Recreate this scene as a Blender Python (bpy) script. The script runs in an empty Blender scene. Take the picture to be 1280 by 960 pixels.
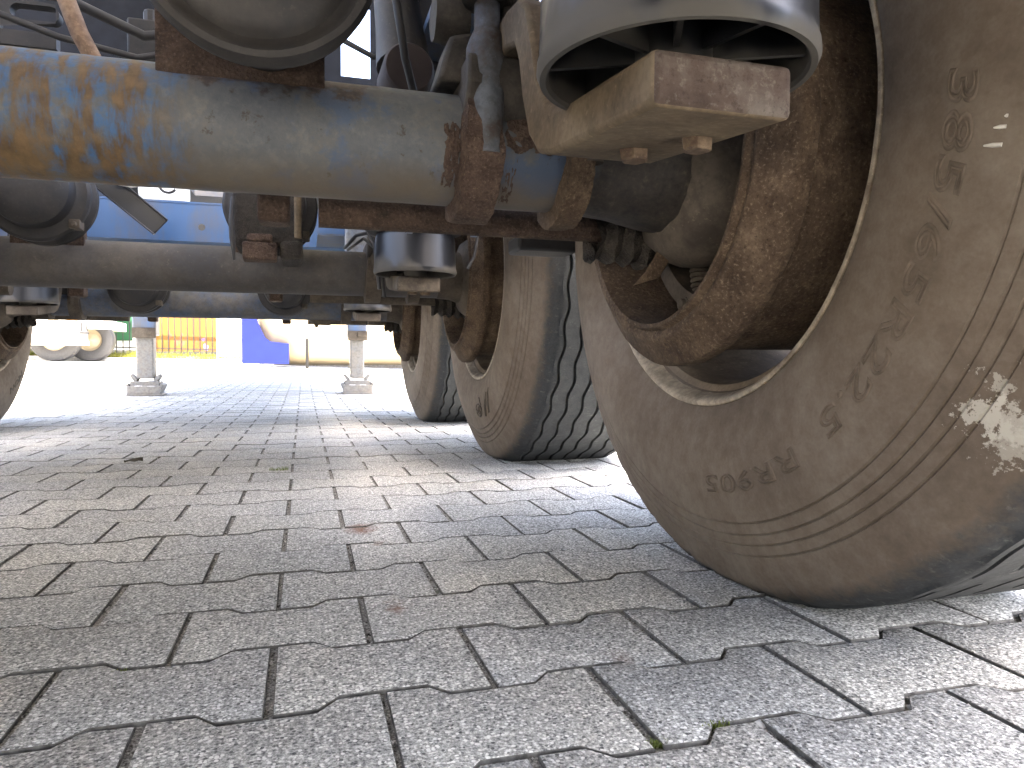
import bpy, bmesh, math, random
from mathutils import Vector, Matrix, noise as mn
PI = math.pi
R = math.radians
random.seed(7)
S = bpy.context.scene
C = S.collection

# ------------------------------------------------------------------ camera, sky, sun, exposure
CAMH = 0.305
YAW, PITCH, ROLL = .2847, -.0334, -.0032
fwd = Vector((math.sin(YAW)*math.cos(PITCH), math.cos(YAW)*math.cos(PITCH), math.sin(PITCH)))
r0 = Vector((math.cos(YAW), -math.sin(YAW), 0)); u0 = r0.cross(fwd)
rgt = r0*math.cos(ROLL) - u0*math.sin(ROLL); upv = u0*math.cos(ROLL) + r0*math.sin(ROLL)
cam = bpy.data.cameras.new('camera'); camo = bpy.data.objects.new('camera', cam); C.objects.link(camo)
cam.sensor_width = 36; cam.lens = 36*889/1280; cam.clip_start = .02; cam.clip_end = 600
m = Matrix((rgt, upv, -fwd)).transposed().to_4x4(); m.translation = Vector((0, 0, CAMH)); camo.matrix_world = m
S.camera = camo
TOSUN = Vector((.05, -.42, .90)).normalized()
EL = math.asin(TOSUN.z); AZ = math.atan2(TOSUN.x, TOSUN.y)
w = bpy.data.worlds.new('World'); S.world = w; w.use_nodes = True
nt = w.node_tree; bg = nt.nodes['Background']; sky = nt.nodes.new('ShaderNodeTexSky')
sky.sky_type = 'NISHITA'; sky.sun_disc = False; sky.sun_elevation = EL; sky.sun_rotation = AZ
sky.dust_density = 6.0; sky.air_density = .8; sky.ozone_density = .6
nt.links.new(sky.outputs[0], bg.inputs[0]); bg.inputs[1].default_value = .15
sl = bpy.data.lights.new('sun', 'SUN'); sl.energy = 3.6; sl.angle = R(.53); sl.color = (1, .95, .87)
so = bpy.data.objects.new('sun', sl); C.objects.link(so); so.rotation_euler = (-TOSUN).to_track_quat('-Z', 'Y').to_euler()
S.view_settings.view_transform = 'Standard'; S.view_settings.look = 'None'
S.view_settings.gamma = 1; S.view_settings.use_curve_mapping = False
S.view_settings.exposure = 4.48
S.view_settings.use_white_balance = True; S.view_settings.white_balance_temperature = 6950; S.view_settings.white_balance_tint = 10
S.render.engine = 'CYCLES'
S.cycles.max_bounces = 10; S.cycles.diffuse_bounces = 6; S.cycles.glossy_bounces = 4

# ------------------------------------------------------------------ helpers: materials
class NT:
    def __init__(s, name, rough=.8, spec=.3, metal=0.):
        s.m = bpy.data.materials.new(name); s.m.use_nodes = True; s.t = s.m.node_tree
        s.b = s.t.nodes['Principled BSDF']; s.b.inputs['Roughness'].default_value = rough
        s.b.inputs['Specular IOR Level'].default_value = spec; s.b.inputs['Metallic'].default_value = metal
        s._pos = None; s._obj = None
    def n(s, k): return s.t.nodes.new(k)
    def put(s, sock, v):
        if isinstance(v, (int, float)): sock.default_value = v
        elif isinstance(v, tuple): sock.default_value = v if len(v) != 3 or sock.type == 'VECTOR' else v+(1,)
        else: s.t.links.new(v, sock)
    def pos(s):
        if not s._pos: s._pos = s.n('ShaderNodeNewGeometry').outputs['Position']
        return s._pos
    def obj(s):
        if not s._obj: s._obj = s.n('ShaderNodeTexCoord').outputs['Object']
        return s._obj
    def mapv(s, v, scale=(1, 1, 1), loc=(0, 0, 0)):
        n = s.n('ShaderNodeMapping'); s.put(n.inputs[0], v); n.inputs['Scale'].default_value = scale; n.inputs['Location'].default_value = loc
        return n.outputs[0]
    def noise(s, scale, detail=4, rough=.55, v=None, dist=0.):
        n = s.n('ShaderNodeTexNoise'); s.put(n.inputs['Vector'], v if v is not None else s.pos())
        n.inputs['Scale'].default_value = scale; n.inputs['Detail'].default_value = detail; n.inputs['Roughness'].default_value = rough
        n.inputs['Distortion'].default_value = dist
        return n.outputs['Fac']
    def vor(s, scale, v=None, out='Distance', feat='F1'):
        n = s.n('ShaderNodeTexVoronoi'); s.put(n.inputs['Vector'], v if v is not None else s.pos()); n.feature = feat
        n.inputs['Scale'].default_value = scale
        return n.outputs[out]
    def ramp(s, f, *st):
        n = s.n('ShaderNodeValToRGB'); s.put(n.inputs[0], f); e = n.color_ramp.elements
        while len(e) < len(st): e.new(.5)
        for k, (p, c) in enumerate(st):
            e[k].position = p; e[k].color = (c, c, c, 1) if isinstance(c, (int, float)) else tuple(c)+(1,)
        return n.outputs[0]
    def mix(s, f, a, b, mode='MIX'):
        n = s.n('ShaderNodeMix'); n.data_type = 'RGBA'; n.blend_type = mode
        s.put(n.inputs[0], f); s.put(n.inputs[6], a); s.put(n.inputs[7], b)
        return n.outputs[2]
    def math(s, op, a, b=0., c=None):
        n = s.n('ShaderNodeMath'); n.operation = op; s.put(n.inputs[0], a); s.put(n.inputs[1], b)
        if c is not None: s.put(n.inputs[2], c)
        return n.outputs[0]
    def sep(s, v):
        n = s.n('ShaderNodeSeparateXYZ'); s.put(n.inputs[0], v); return n.outputs
    def dist(s, v, p):
        n = s.n('ShaderNodeVectorMath'); n.operation = 'DISTANCE'; s.put(n.inputs[0], v); n.inputs[1].default_value = p
        return n.outputs['Value']
    def col(s, v): s.put(s.b.inputs['Base Color'], v); return s
    def rough(s, v): s.put(s.b.inputs['Roughness'], v); return s
    def bump(s, h, strength=.5, d=.002):
        n = s.n('ShaderNodeBump'); n.inputs['Strength'].default_value = strength; n.inputs['Distance'].default_value = d
        s.put(n.inputs['Height'], h); s.t.links.new(n.outputs[0], s.b.inputs['Normal']); return s

def plain(name, c, rough=.7, spec=.3, metal=0., var=.25, scale=18, bump=.3):
    k = NT(name, rough, spec, metal)
    n = k.noise(scale, 6)
    k.col(k.mix(k.ramp(n, (.3, 0.), (.7, 1.)), tuple(x*(1-var) for x in c), tuple(min(1, x*(1+var)) for x in c)))
    if bump: k.bump(k.noise(scale*9, 4), bump, .001)
    return k.m

def dusty(name, under, dust, lo=.4, hi=.6, scale=9, rough=.75, bump=.4, spec=.25, fine=160):
    """paint or metal under a patchy coat of road dust"""
    k = NT(name, rough, spec)
    a = k.noise(scale, 7, .62); b = k.noise(fine, 3)
    f = k.ramp(k.math('ADD', k.math('MULTIPLY', a, .8), k.math('MULTIPLY', b, .2)), (lo, 0.), (hi, 1.))
    c = k.mix(f, under, dust)
    c = k.mix(k.ramp(k.noise(scale*4.3, 6, .7), (.46, .0), (.62, .55)), c, tuple(x*.45 for x in dust))
    c = k.mix(k.ramp(k.noise(scale*11, 4, .7), (.60, .0), (.70, .6)), c, tuple(x*1.35 for x in dust))
    k.col(c); k.bump(k.math('ADD', k.math('MULTIPLY', a, .6), k.math('MULTIPLY', b, .4)), bump, .002)
    return k.m

def rusty(name, cols, scale=30, bump=1., d=.004, rough=.9):
    k = NT(name, rough, .2)
    a = k.noise(scale, 8, .68); b = k.vor(scale*6); c0 = k.noise(scale*.25, 4)
    c = k.ramp(a, (.28, cols[0]), (.48, cols[1]), (.62, cols[2]), (.78, cols[3]))
    c = k.mix(k.ramp(c0, (.4, 0.), (.65, .6)), c, cols[1])
    f1 = k.noise(scale*9, 5, .72)
    c = k.mix(k.ramp(f1, (.55, 0.), (.68, .55)), c, cols[3])
    c = k.mix(k.ramp(f1, (.34, .7), (.45, 0.)), c, cols[0])
    k.col(c); k.bump(k.math('ADD', a, k.math('MULTIPLY', b, .35)), bump, d)
    return k.m

# pavers
def make_paver_mat():
    k = NT('concrete_paver', .92, .25)
    P = k.pos()
    oi = k.n('ShaderNodeObjectInfo').outputs['Random']; isl = k.n('ShaderNodeNewGeometry').outputs['Random Per Island']
    rnd = k.math('FRACT', k.math('ADD', oi, isl))
    grain = k.noise(300, 2, .75); grain2 = k.noise(110, 4, .6)
    base = k.ramp(k.math('ADD', k.math('MULTIPLY', grain, .7), k.math('MULTIPLY', grain2, .3)),
                  (.36, (.085, .088, .088)), (.45, (.27, .272, .265)), (.54, (.43, .43, .415)), (.62, (.70, .70, .68)))
    v = k.vor(260, out='Color'); vd = k.vor(260)
    sp = k.math('MULTIPLY', k.math('GREATER_THAN', k.sep(v)[0], .74), k.math('LESS_THAN', vd, .46))
    base = k.mix(k.math('MULTIPLY', sp, .85), base, (.80, .80, .78))
    dk = k.math('MULTIPLY', k.math('LESS_THAN', k.sep(v)[1], .16), k.math('LESS_THAN', vd, .45))
    base = k.mix(k.math('MULTIPLY', dk, .75), base, (.045, .047, .05))
    tint = k.ramp(rnd, (0., (.88, .89, .90)), (.35, (.97, .97, .97)), (.7, (1.04, 1.03, 1.0)), (1., (.94, .95, .97)))
    base = k.mix(1., base, tint, 'MULTIPLY')
    big = k.noise(2.3, 5, .6)
    base = k.mix(k.ramp(big, (.36, .45), (.56, 0.)), base, k.mix(1., base, (.66, .68, .70), 'MULTIPLY'))
    base = k.mix(k.ramp(k.noise(1.1, 3, v=k.mapv(P, loc=(7, 3, 1))), (.52, 0.), (.68, .45)), base, k.mix(1., base, (1.08, 1.02, .90), 'MULTIPLY'))
    # rust drips with a shape of their own
    wob = k.math('MULTIPLY', k.noise(45, 4), .05)
    sx = k.mapv(P, (1, .7, 1))
    for (x, y, r, a) in STAINS:
        d = k.math('ADD', k.dist(sx, (x, y*.7, 0)), wob)
        base = k.mix(k.ramp(d, (r*.55+.012, a), (r+.03, 0.)), base, (.16, .065, .03))
    k.col(base)
    k.bump(k.math('ADD', k.math('MULTIPLY', grain, .7), k.math('MULTIPLY', vd, .5)), .75, .0022)
    return k.m
# ground point seen at a photograph pixel (used only to place small stains and bits on the real ground plane)
def gp(u, v, z=0.):
    d = fwd + rgt*((u-640)/889) + upv*((480-v)/889); k = (z-CAMH)/d.z
    return (d.x*k, d.y*k)
STAINS = [gp(450, 661)+(.03, .85), gp(472, 679)+(.012, .6), gp(497, 760)+(.014, .8), gp(775, 822)+(.016, .35), gp(1000, 700)+(.01, .3)]

def make_joint_mat():
    k = NT('joint_sand', .95, .1)
    a = k.noise(420, 3, .7); b = k.noise(6, 4)
    c = k.ramp(a, (.3, (.05, .05, .046)), (.44, (.17, .166, .155)), (.57, (.32, .315, .295)), (.69, (.65, .64, .61)))
    c = k.mix(k.ramp(b, (.6, 0.), (.72, .5)), c, (.05, .075, .02))
    k.col(c); k.bump(a, .9, .003)
    return k.m
M_SIDE = plain('joint_stained_concrete', (.125, .121, .112), .95, .1, 0, .5, 120, .6)
M_PAV = make_paver_mat(); M_JOINT = make_joint_mat()
M_YARD = plain('far_yard_concrete', (.45, .44, .42), .9, .2, 0, .15, 3, .2)

def make_tyre_mat(name, splats=()):
    k = NT(name, .86, .22)
    O = k.obj(); x, y, z = k.sep(O)[0], k.sep(O)[1], k.sep(O)[2]
    r = k.math('SQRT', k.math('ADD', k.math('MULTIPLY', y, y), k.math('MULTIPLY', z, z)))
    n1 = k.noise(7, 6, .6, O); n2 = k.noise(55, 5, .65, O); n3 = k.noise(260, 3, .6, O); n4 = k.noise(150, 4, .7, O)
    dust = k.ramp(k.math('ADD', k.math('MULTIPLY', n1, .5), k.math('ADD', k.math('MULTIPLY', n2, .35), k.math('MULTIPLY', n3, .15))),
                  (.30, (.070, .053, .038)), (.48, (.114, .089, .066)), (.62, (.152, .124, .095)), (.8, (.21, .178, .142)))
    tread = k.ramp(k.math('ADD', k.math('MULTIPLY', n2, .6), k.math('MULTIPLY', n3, .4)), (.3, (.018, .020, .022)), (.6, (.038, .041, .043)), (.82, (.11, .108, .10)))
    edge = k.math('ADD', r, k.math('MULTIPLY', k.math('SUBTRACT', n2, .5), .034))
    f = k.ramp(edge, (.551, 0.), (.569, 1.))
    c = k.mix(f, dust, tread)
    # scuffs along the shoulder
    sc = k.noise(30, 5, .7, k.mapv(O, (1, 3, 3)))
    c = k.mix(k.math('MULTIPLY', k.ramp(sc, (.60, 0.), (.78, .35)), k.ramp(r, (.52, 0.), (.56, 1.))), c, (.22, .21, .19))
    for (py, pz, rad, amt) in splats:
        d = k.math('ADD', k.dist(k.mapv(O, (0, 1, 1)), (0, py, pz)), k.math('ADD', k.math('MULTIPLY', k.math('SUBTRACT', n2, .5), .055), k.math('MULTIPLY', k.math('SUBTRACT', n4, .5), .075)))
        c = k.mix(k.ramp(d, (rad*.75, amt), (rad*.95, 0.)), c, (.40, .375, .32))
    k.col(c)
    k.bump(k.math('ADD', k.math('MULTIPLY', n2, .5), k.math('MULTIPLY', n3, .35)), .45, .0018)
    return k.m
def pol(phi, r):   # clockwise from the top as seen from the middle of the trailer
    return (-r*math.sin(R(phi)), r*math.cos(R(phi)))
M_TYRE1 = make_tyre_mat('dusty_tyre_rubber_spattered', [pol(126.2, .514)+(.016, .85), pol(125.2, .530)+(.017, .75), pol(127.2, .538)+(.015, .6), pol(122.6, .508)+(.008, .6), pol(124.0, .545)+(.012, .55)])
M_TYRE = make_tyre_mat('dusty_tyre_rubber')
M_LETTER = plain('moulded_rubber_letter', (.106, .083, .062), .85, .2, 0, .35, 60, .2)
M_MARK = plain('dried_splash', (.5, .47, .42), .9, .1)
M_DRUM = rusty('rusted_cast_iron', [(.020, .013, .009), (.062, .042, .027), (.102, .073, .048), (.21, .165, .117)], 26, .9, .004)
M_DARKRUST = rusty('dark_rust', [(.016, .012, .010), (.042, .028, .021), (.068, .046, .033), (.13, .092, .066)], 34, 1., .005)
M_REDRUST = rusty('flaking_red_rust', [(.020, .013, .011), (.056, .037, .028), (.088, .061, .046), (.17, .130, .098)], 38, 1., .006)
M_RIM = dusty('dust_coated_rim', (.085, .066, .049), (.205, .162, .118), .38, .62, 11, .8, .35)
M_FLANGE = dusty('bare_rim_edge', (.11, .085, .060), (.33, .275, .20), .36, .58, 24, .65, .5)
M_ARM = dusty('tan_dusty_spring_steel', (.058, .040, .024), (.125, .094, .058), .38, .6, 10, .85, .55)
M_ARMEND = rusty('rusted_cut_end', [(.030, .020, .016), (.062, .045, .036), (.092, .078, .066), (.135, .120, .102)], 16, .9, .004)
M_BOLT = dusty('rusty_bolt', (.060, .038, .026), (.135, .098, .064), .42, .6, 40, .85, .6)
M_GREASE = rusty('greasy_grime', [(.010, .009, .008), (.028, .024, .020), (.045, .038, .030), (.085, .072, .056)], 55, 1., .006, .75)
M_BROWN = dusty('mud_brown_steel', (.040, .032, .025), (.092, .076, .058), .36, .62, 14, .85, .5)
M_GRIME = dusty('grimy_clamp_steel', (.020, .018, .016), (.058, .050, .041), .40, .62, 18, .8, .8)
M_TUBE = dusty('dusty_axle_steel', (.034, .035, .039), (.075, .066, .055), .38, .66, 6, .7, .35, .35)
M_TUBE3 = dusty('dull_blue_axle_paint', (.040, .062, .105), (.095, .088, .078), .40, .62, 9, .7, .35, .35)
M_BLACK = plain('black_rubber', (.018, .018, .019), .6, .4, 0, .3, 30, .3)
M_CHAM = dusty('dark_chamber_paint', (.009, .009, .010), (.030, .026, .022), .42, .66, 9, .6, .3, .35)
M_DECK = dusty('dark_underside_paint', (.016, .020, .032), (.05, .045, .04), .42, .7, 3, .7, .3)
M_GALV = dusty('galvanised_steel', (.105, .108, .11), (.14, .125, .105), .4, .66, 12, .55, .2, .4)
M_WHITE = plain('white_paint', (.72, .72, .70), .5, .4, 0, .08, 5, .1)
M_HOSE = dusty('tan_dusty_hose', (.10, .06, .04), (.22, .15, .10), .4, .6, 20, .7, .3)
M_CREAM = plain('cream_paint', (.20, .165, .105), .5, .4, 0, .06, 1.5, .0)
M_RAIL = plain('black_railing_paint', (.004, .004, .0045), .5, .4, 0, .2, 8, .1)

def make_plastic():
    k = NT('dark_grey_piston_plastic', .34, .5)
    z = k.sep(k.obj())[2]
    n = k.noise(5, 5, .6, k.mapv(k.obj(), (1, 1, .45))); n2 = k.noise(70, 4)
    f = k.ramp(k.math('ADD', k.math('MULTIPLY', z, 9.), k.math('MULTIPLY', k.math('SUBTRACT', n, .5), 1.9)), (.14, 1.), (.30, 0.))
    streak = k.ramp(k.noise(26, 3, .5, k.mapv(k.obj(), (1, 1, .08))), (.56, 0.), (.74, .5))
    f2 = k.math('MAXIMUM', k.math('MULTIPLY', f, .85), k.math('MULTIPLY', streak, .35))
    k.col(k.mix(f2, (.006, .007, .009), (.055, .050, .041)))
    k.rough(k.math('ADD', .36, k.math('MULTIPLY', f2, .5))); k.bump(n2, .15, .001)
    return k.m
M_PLAST = make_plastic()

def make_blue(name, dirt):
    k = NT(name, .45, .45)
    a = k.noise(8, 6); b = k.noise(40, 4, v=k.mapv(k.pos(), (1, 1, .15)))
    f = k.ramp(k.math('ADD', k.math('MULTIPLY', a, .6), k.math('MULTIPLY', b, .4)), (.5-dirt*.3, 0.), (.72-dirt*.2, .85))
    k.col(k.mix(f, (.022, .070, .165), (.070, .064, .058))); k.bump(a, .1, .001)
    return k.m
M_BLUE = make_blue('blue_chassis_paint', .15)
M_BLUE2 = make_blue('dirty_blue_chassis_paint', .6)

def make_axle_paint():
    k = NT('worn_blue_axle_paint', .62, .35)
    P = k.pos(); x = k.sep(P)[0]; z = k.sep(P)[2]
    st = k.noise(58, 5, .62, k.mapv(P, (1, .4, .22))); bl = k.noise(14, 6, .62); fi = k.noise(150, 4, .65); md = k.noise(45, 5, .6)
    grey = k.ramp(k.math('ADD', k.math('MULTIPLY', bl, .6), k.math('MULTIPLY', fi, .4)), (.3, (.042, .050, .060)), (.5, (.064, .070, .075)), (.7, (.086, .083, .074)))
    grey = k.mix(k.ramp(k.noise(60, 6, .72, k.mapv(P, loc=(2, 7, 1))), (.50, 0.), (.62, .5)), grey, k.mix(1., grey, (1.5, 1.45, 1.3), 'MULTIPLY'))
    grey = k.mix(k.ramp(k.noise(13, 6, .65, k.mapv(P, loc=(3, 1, 5))), (.53, 0.), (.60, .8)), grey, (.036, .060, .105))
    # dark pits and rust specks
    grey = k.mix(k.ramp(k.noise(38, 5, .7, k.mapv(P, loc=(5, 5, 2))), (.62, 0.), (.68, .8)), grey, (.03, .020, .014))
    # tan dust settled on the belly of the tube
    low = k.ramp(k.math('ADD', z, k.math('MULTIPLY', k.math('SUBTRACT', bl, .5), .05)), (.502, 1.), (.53, 0.))
    grey = k.mix(k.math('MULTIPLY', low, .8), grey, (.085, .067, .045))
    blue = k.mix(k.ramp(fi, (.35, 0.), (.7, .5)), (.022, .075, .165), (.050, .085, .135))
    rust = k.ramp(k.math('ADD', k.math('MULTIPLY', st, .5), k.math('MULTIPLY', md, .5)), (.35, (.034, .020, .011)), (.5, (.066, .042, .019)), (.65, (.112, .073, .034)))
    cover = k.math('ADD', k.math('MULTIPLY', st, .75), k.math('MULTIPLY', bl, .35))
    leftmix = k.mix(k.ramp(cover, (.485, 0.), (.60, 1.)), k.mix(k.ramp(md, (.42, 0.), (.58, 1.)), blue, grey), rust)
    fx = k.ramp(k.math('ADD', x, k.math('MULTIPLY', k.math('SUBTRACT', bl, .5), .10)), (.0, 0.), (1., 1.))
    n = k.n('ShaderNodeMapRange'); k.put(n.inputs[0], k.math('ADD', x, k.math('MULTIPLY', k.math('SUBTRACT', bl, .5), .12)))
    n.inputs[1].default_value = -.165; n.inputs[2].default_value = -.10; n.inputs[3].default_value = 1; n.inputs[4].default_value = 0
    c = k.mix(n.outputs[0], grey, leftmix)
    dx_ = k.math('ABSOLUTE', k.math('ADD', x, .03))
    cr = k.math('SUBTRACT', k.math('ADD', k.math('MULTIPLY', k.math('SUBTRACT', z, .592), 26.), k.math('MULTIPLY', k.math('SUBTRACT', md, .45), 2.2)), k.math('MULTIPLY', k.math('MAXIMUM', k.math('SUBTRACT', dx_, .09), 0.), 30.))
    c = k.mix(k.ramp(cr, (.1, 0.), (.35, .9)), c, k.ramp(fi, (.35, (.018, .012, .011)), (.6, (.045, .030, .025)), (.75, (.085, .062, .048))))
    n2 = k.n('ShaderNodeMapRange'); k.put(n2.inputs[0], k.math('ADD', x, k.math('MULTIPLY', k.math('SUBTRACT', md, .5), .06)))
    n2.inputs[1].default_value = .325; n2.inputs[2].default_value = .35
    gr = k.ramp(k.math('ADD', k.math('MULTIPLY', md, .5), k.math('MULTIPLY', fi, .5)), (.35, (.012, .011, .010)), (.55, (.035, .029, .023)), (.72, (.085, .068, .050)))
    k.col(k.mix(n2.outputs[0], c, gr))
    k.bump(k.math('ADD', k.math('MULTIPLY', bl, .4), k.math('ADD', k.math('MULTIPLY', fi, .3), k.math('MULTIPLY', cover, .3))), .55, .003)
    return k.m
M_AXLE1 = make_axle_paint()

# ------------------------------------------------------------------ helpers: geometry
class MB:
    def __init__(s): s.v = []; s.f = []; s.mi = []
    def add(s, vs, fs, mi=0):
        b = len(s.v); s.v += [tuple(p) for p in vs]; s.f += [tuple(i+b for i in f) for f in fs]; s.mi += [mi]*len(fs)
        return s
    def box(s, x0, x1, y0, y1, z0, z1, M=None, mi=0):
        vs = [Vector((x, y, z)) for z in (z0, z1) for y in (y0, y1) for x in (x0, x1)]
        if M: vs = [M @ p for p in vs]
        return s.add(vs, [(0, 2, 3, 1), (4, 5, 7, 6), (0, 1, 5, 4), (2, 6, 7, 3), (0, 4, 6, 2), (1, 3, 7, 5)], mi)
    def lathe(s, prof, seg=32, axis='X', c=(0, 0, 0), a0=0, a1=2*PI, caps=False, mi=0):
        """prof: list of (along axis, radius)"""
        full = abs(a1-a0-2*PI) < 1e-6; n = seg if full else seg+1; vs = []
        for i in range(n):
            a = a0+(a1-a0)*i/seg; ca, sa = math.cos(a), math.sin(a)
            for t, r in prof:
                p = {'X': (t, r*ca, r*sa), 'Y': (r*sa, t, r*ca), 'Z': (r*ca, r*sa, t)}[axis]
                vs.append((p[0]+c[0], p[1]+c[1], p[2]+c[2]))
        k = len(prof); fs = []
        for i in range(seg):
            j = (i+1) % n
            for q in range(k-1): fs.append((i*k+q, j*k+q, j*k+q+1, i*k+q+1))
        if caps and full:
            fs.append(tuple(i*k for i in range(n))); fs.append(tuple(i*k+k-1 for i in reversed(range(n))))
        return s.add(vs, fs, mi)
    def tube(s, path, rad, seg=10, caps=True, mi=0):
        path = [Vector(p) for p in path]; n = len(path); rr = rad if isinstance(rad, (list, tuple)) else [rad]*n
        vs = []; nrm = None
        for i, p in enumerate(path):
            t = (path[min(i+1, n-1)]-path[max(i-1, 0)]).normalized()
            if nrm is None: nrm = t.orthogonal().normalized()
            else: nrm = (nrm-t*nrm.dot(t)).normalized()
            b = t.cross(nrm)
            for k in range(seg):
                a = 2*PI*k/seg; vs.append(p+(nrm*math.cos(a)+b*math.sin(a))*rr[i])
        fs = [(i*seg+k, i*seg+(k+1) % seg, (i+1)*seg+(k+1) % seg, (i+1)*seg+k) for i in range(n-1) for k in range(seg)]
        if caps: fs += [tuple(reversed(range(seg))), tuple((n-1)*seg+k for k in range(seg))]
        return s.add(vs, fs, mi)
    def prism(s, poly, a, b, axis='X', mi=0):
        """poly in the two other axes, extruded along axis from a to b"""
        n = len(poly); P = lambda t, q: {'X': (t, q[0], q[1]), 'Y': (q[0], t, q[1]), 'Z': (q[0], q[1], t)}[axis]
        vs = [P(a, q) for q in poly]+[P(b, q) for q in poly]
        return s.add(vs, [tuple(range(n)), tuple(reversed(range(n, 2*n)))]+[(i, i+n, (i+1) % n+n, (i+1) % n) for i in range(n)], mi)
    def rough_up(s, amp, scale=30, seed=0):
        o = Vector((seed*3.1, seed*1.7, seed*.9)); s.v = [tuple(Vector(p)+Vector(mn.noise_vector(Vector(p)*scale+o))*amp) for p in s.v]
        return s
    def mesh(s, name, smooth=35):
        me = bpy.data.meshes.new(name); me.from_pydata(s.v, [], s.f); me.polygons.foreach_set('material_index', s.mi); me.validate()
        bm = bmesh.new(); bm.from_mesh(me); bmesh.ops.recalc_face_normals(bm, faces=bm.faces); bm.to_mesh(me); bm.free()
        if smooth: me.shade_smooth(); me.set_sharp_from_angle(angle=R(smooth))
        return me
WL = {}
def link(name, data, mats, parent=None, loc=(0, 0, 0), rz=0., bevel=0.):
    o = bpy.data.objects.new(name, data); C.objects.link(o); loc = Vector(loc)
    if data is not None and not data.materials:
        for k in (mats if isinstance(mats, (list, tuple)) else [mats]): data.materials.append(k)
    WL[o.name] = loc
    if parent is not None:
        o.parent = parent; o.location = loc-WL[parent.name] if loc is not None else (0, 0, 0)
    else: o.location = loc
    o.rotation_euler.z = rz
    if bevel:
        b = o.modifiers.new('bevel', 'BEVEL'); b.width = bevel; b.segments = 2; b.limit_method = 'ANGLE'; b.angle_limit = R(40)
    return o
def child(name, data, mats, parent, bevel=0., off=(0, 0, 0)):     # at the parent's own origin, follows its rotation
    o = link(name, data, mats, None, (0, 0, 0), 0., bevel); o.parent = parent; o.location = off; return o
def tag(o, label=None, cat=None, group=None, kind=None):
    if label: o['label'] = label
    if cat: o['category'] = cat
    if group: o['group'] = group
    if kind: o['kind'] = kind
    return o
def sstep(a, b, x):
    t = max(0., min(1., (x-a)/(b-a))); return t*t*(3-2*t)
def gz(x, y):        # the yard climbs gently away and falls to the right
    return .009*max(0., y-4)*sstep(3, 7, y)-.022*x*sstep(5, 14, y)

# ------------------------------------------------------------------ ground
b = MB()
xs = [-90, -40, -20, -12, -8, -5, -3, -1.5, 0, 1.5, 3, 5, 8, 12, 20, 40, 90]; ys = [-60, -20, -6, -2, 0, 2, 3, 4, 5, 6, 7, 8, 9, 10, 11, 12, 13, 14, 16, 18, 20, 24, 30, 45, 90, 200]
b.add([(x, y, gz(max(-12, min(12, x)), min(y, 30))-.014) for y in ys for x in xs], [(j*len(xs)+i, j*len(xs)+i+1, (j+1)*len(xs)+i+1, (j+1)*len(xs)+i) for j in range(len(ys)-1) for i in range(len(xs)-1)])
ground = tag(link('ground', b.mesh('ground', 60), M_YARD), kind='structure')

PX, PY = .2006, .1373; OX, OY, OTH = .369, .710, .0006
PL = .1575; WE = PL/2-.0024; WW = (2*PY-PL)/2-.0024; HX = PX/2-.0031
def paver_outline(rng, j):
    a = PX/4; d = .0095; q = lambda: rng.uniform(-j, j)
    top = [(-HX, WE), (-a-d, WE), (-a+d, WW), (a-d, WW), (a+d, WE), (HX, WE)]
    pts = top+[(-x, -y) for x, y in top]
    return [(x+q(), y+q()) for x, y in pts]
def paver_geo(rng, j=.0010):
    """top face, softly rounded arris, side walls; returns verts and faces"""
    o = paver_outline(rng, j); n = len(o)
    def inset(k):
        return [(x*(1-k/HX), y*(1-k/(abs(y)+1e-6))) for x, y in o]
    rings = [(inset(.0024), 0.), (inset(.0009), -.0005), (inset(0), -.0020), (inset(0), -.030)]
    vs = [(x, y, z) for ring, z in rings for x, y in ring]
    fs = [tuple(range(n-1, -1, -1))]
    for q in range(3): fs += [(q*n+i, q*n+(i+1) % n, (q+1)*n+(i+1) % n, (q+1)*n+i) for i in range(n)]
    return vs, fs
PMI = [0]+[0]*12+[1]*24        # top and arris are clean concrete, the sides are stained by the joint dirt
pav = MB()
xs2 = [-9+i*.75 for i in range(29)]; ys2 = [-1.5+i*.5 for i in range(31)]
pav.add([(x, y, gz(x, y)-.0042) for y in ys2 for x in xs2], [(j*29+i, j*29+i+1, (j+1)*29+i+1, (j+1)*29+i) for j in range(30) for i in range(28)])
pavement = tag(link('pavement', pav.mesh('pavement', 60), M_JOINT), kind='structure')

rng = random.Random(3)
cells = []
cth, sth = math.cos(OTH), math.sin(OTH)
for j in range(-16, 88):
    yy = j*PY
    for i in range(-48, 48):
        xx = (i+(.5 if j % 2 else 0))*PX
        X, Y = xx*cth-yy*sth+OX+PX/2, xx*sth+yy*cth+OY
        if Y < -.9 or X < -9+.2 or X > 11.5 or abs(X) > 2.2+Y*1.05: continue
        d = Vector((X, Y, -CAMH)); dep = d.dot(fwd)
        vis = False
        if dep > .12:
            u, v = 640+889*d.dot(rgt)/dep, 480-889*d.dot(upv)/dep
            vis = -170 < u < 1400 and v < 1120
            if u > 1000 and Y > 1.0: vis = False
        cells.append((X, Y, dep if vis else 1e9))
near = set(sorted(range(len(cells)), key=lambda k: cells[k][2])[:300])
variants = []
for k in range(10):
    vs, fs = paver_geo(rng); pm_ = MB().add(vs, fs); pm_.mi = list(PMI); me = pm_.mesh('paver', 50); me.materials.append(M_PAV); me.materials.append(M_SIDE); variants.append(me)
field = MB()
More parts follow.
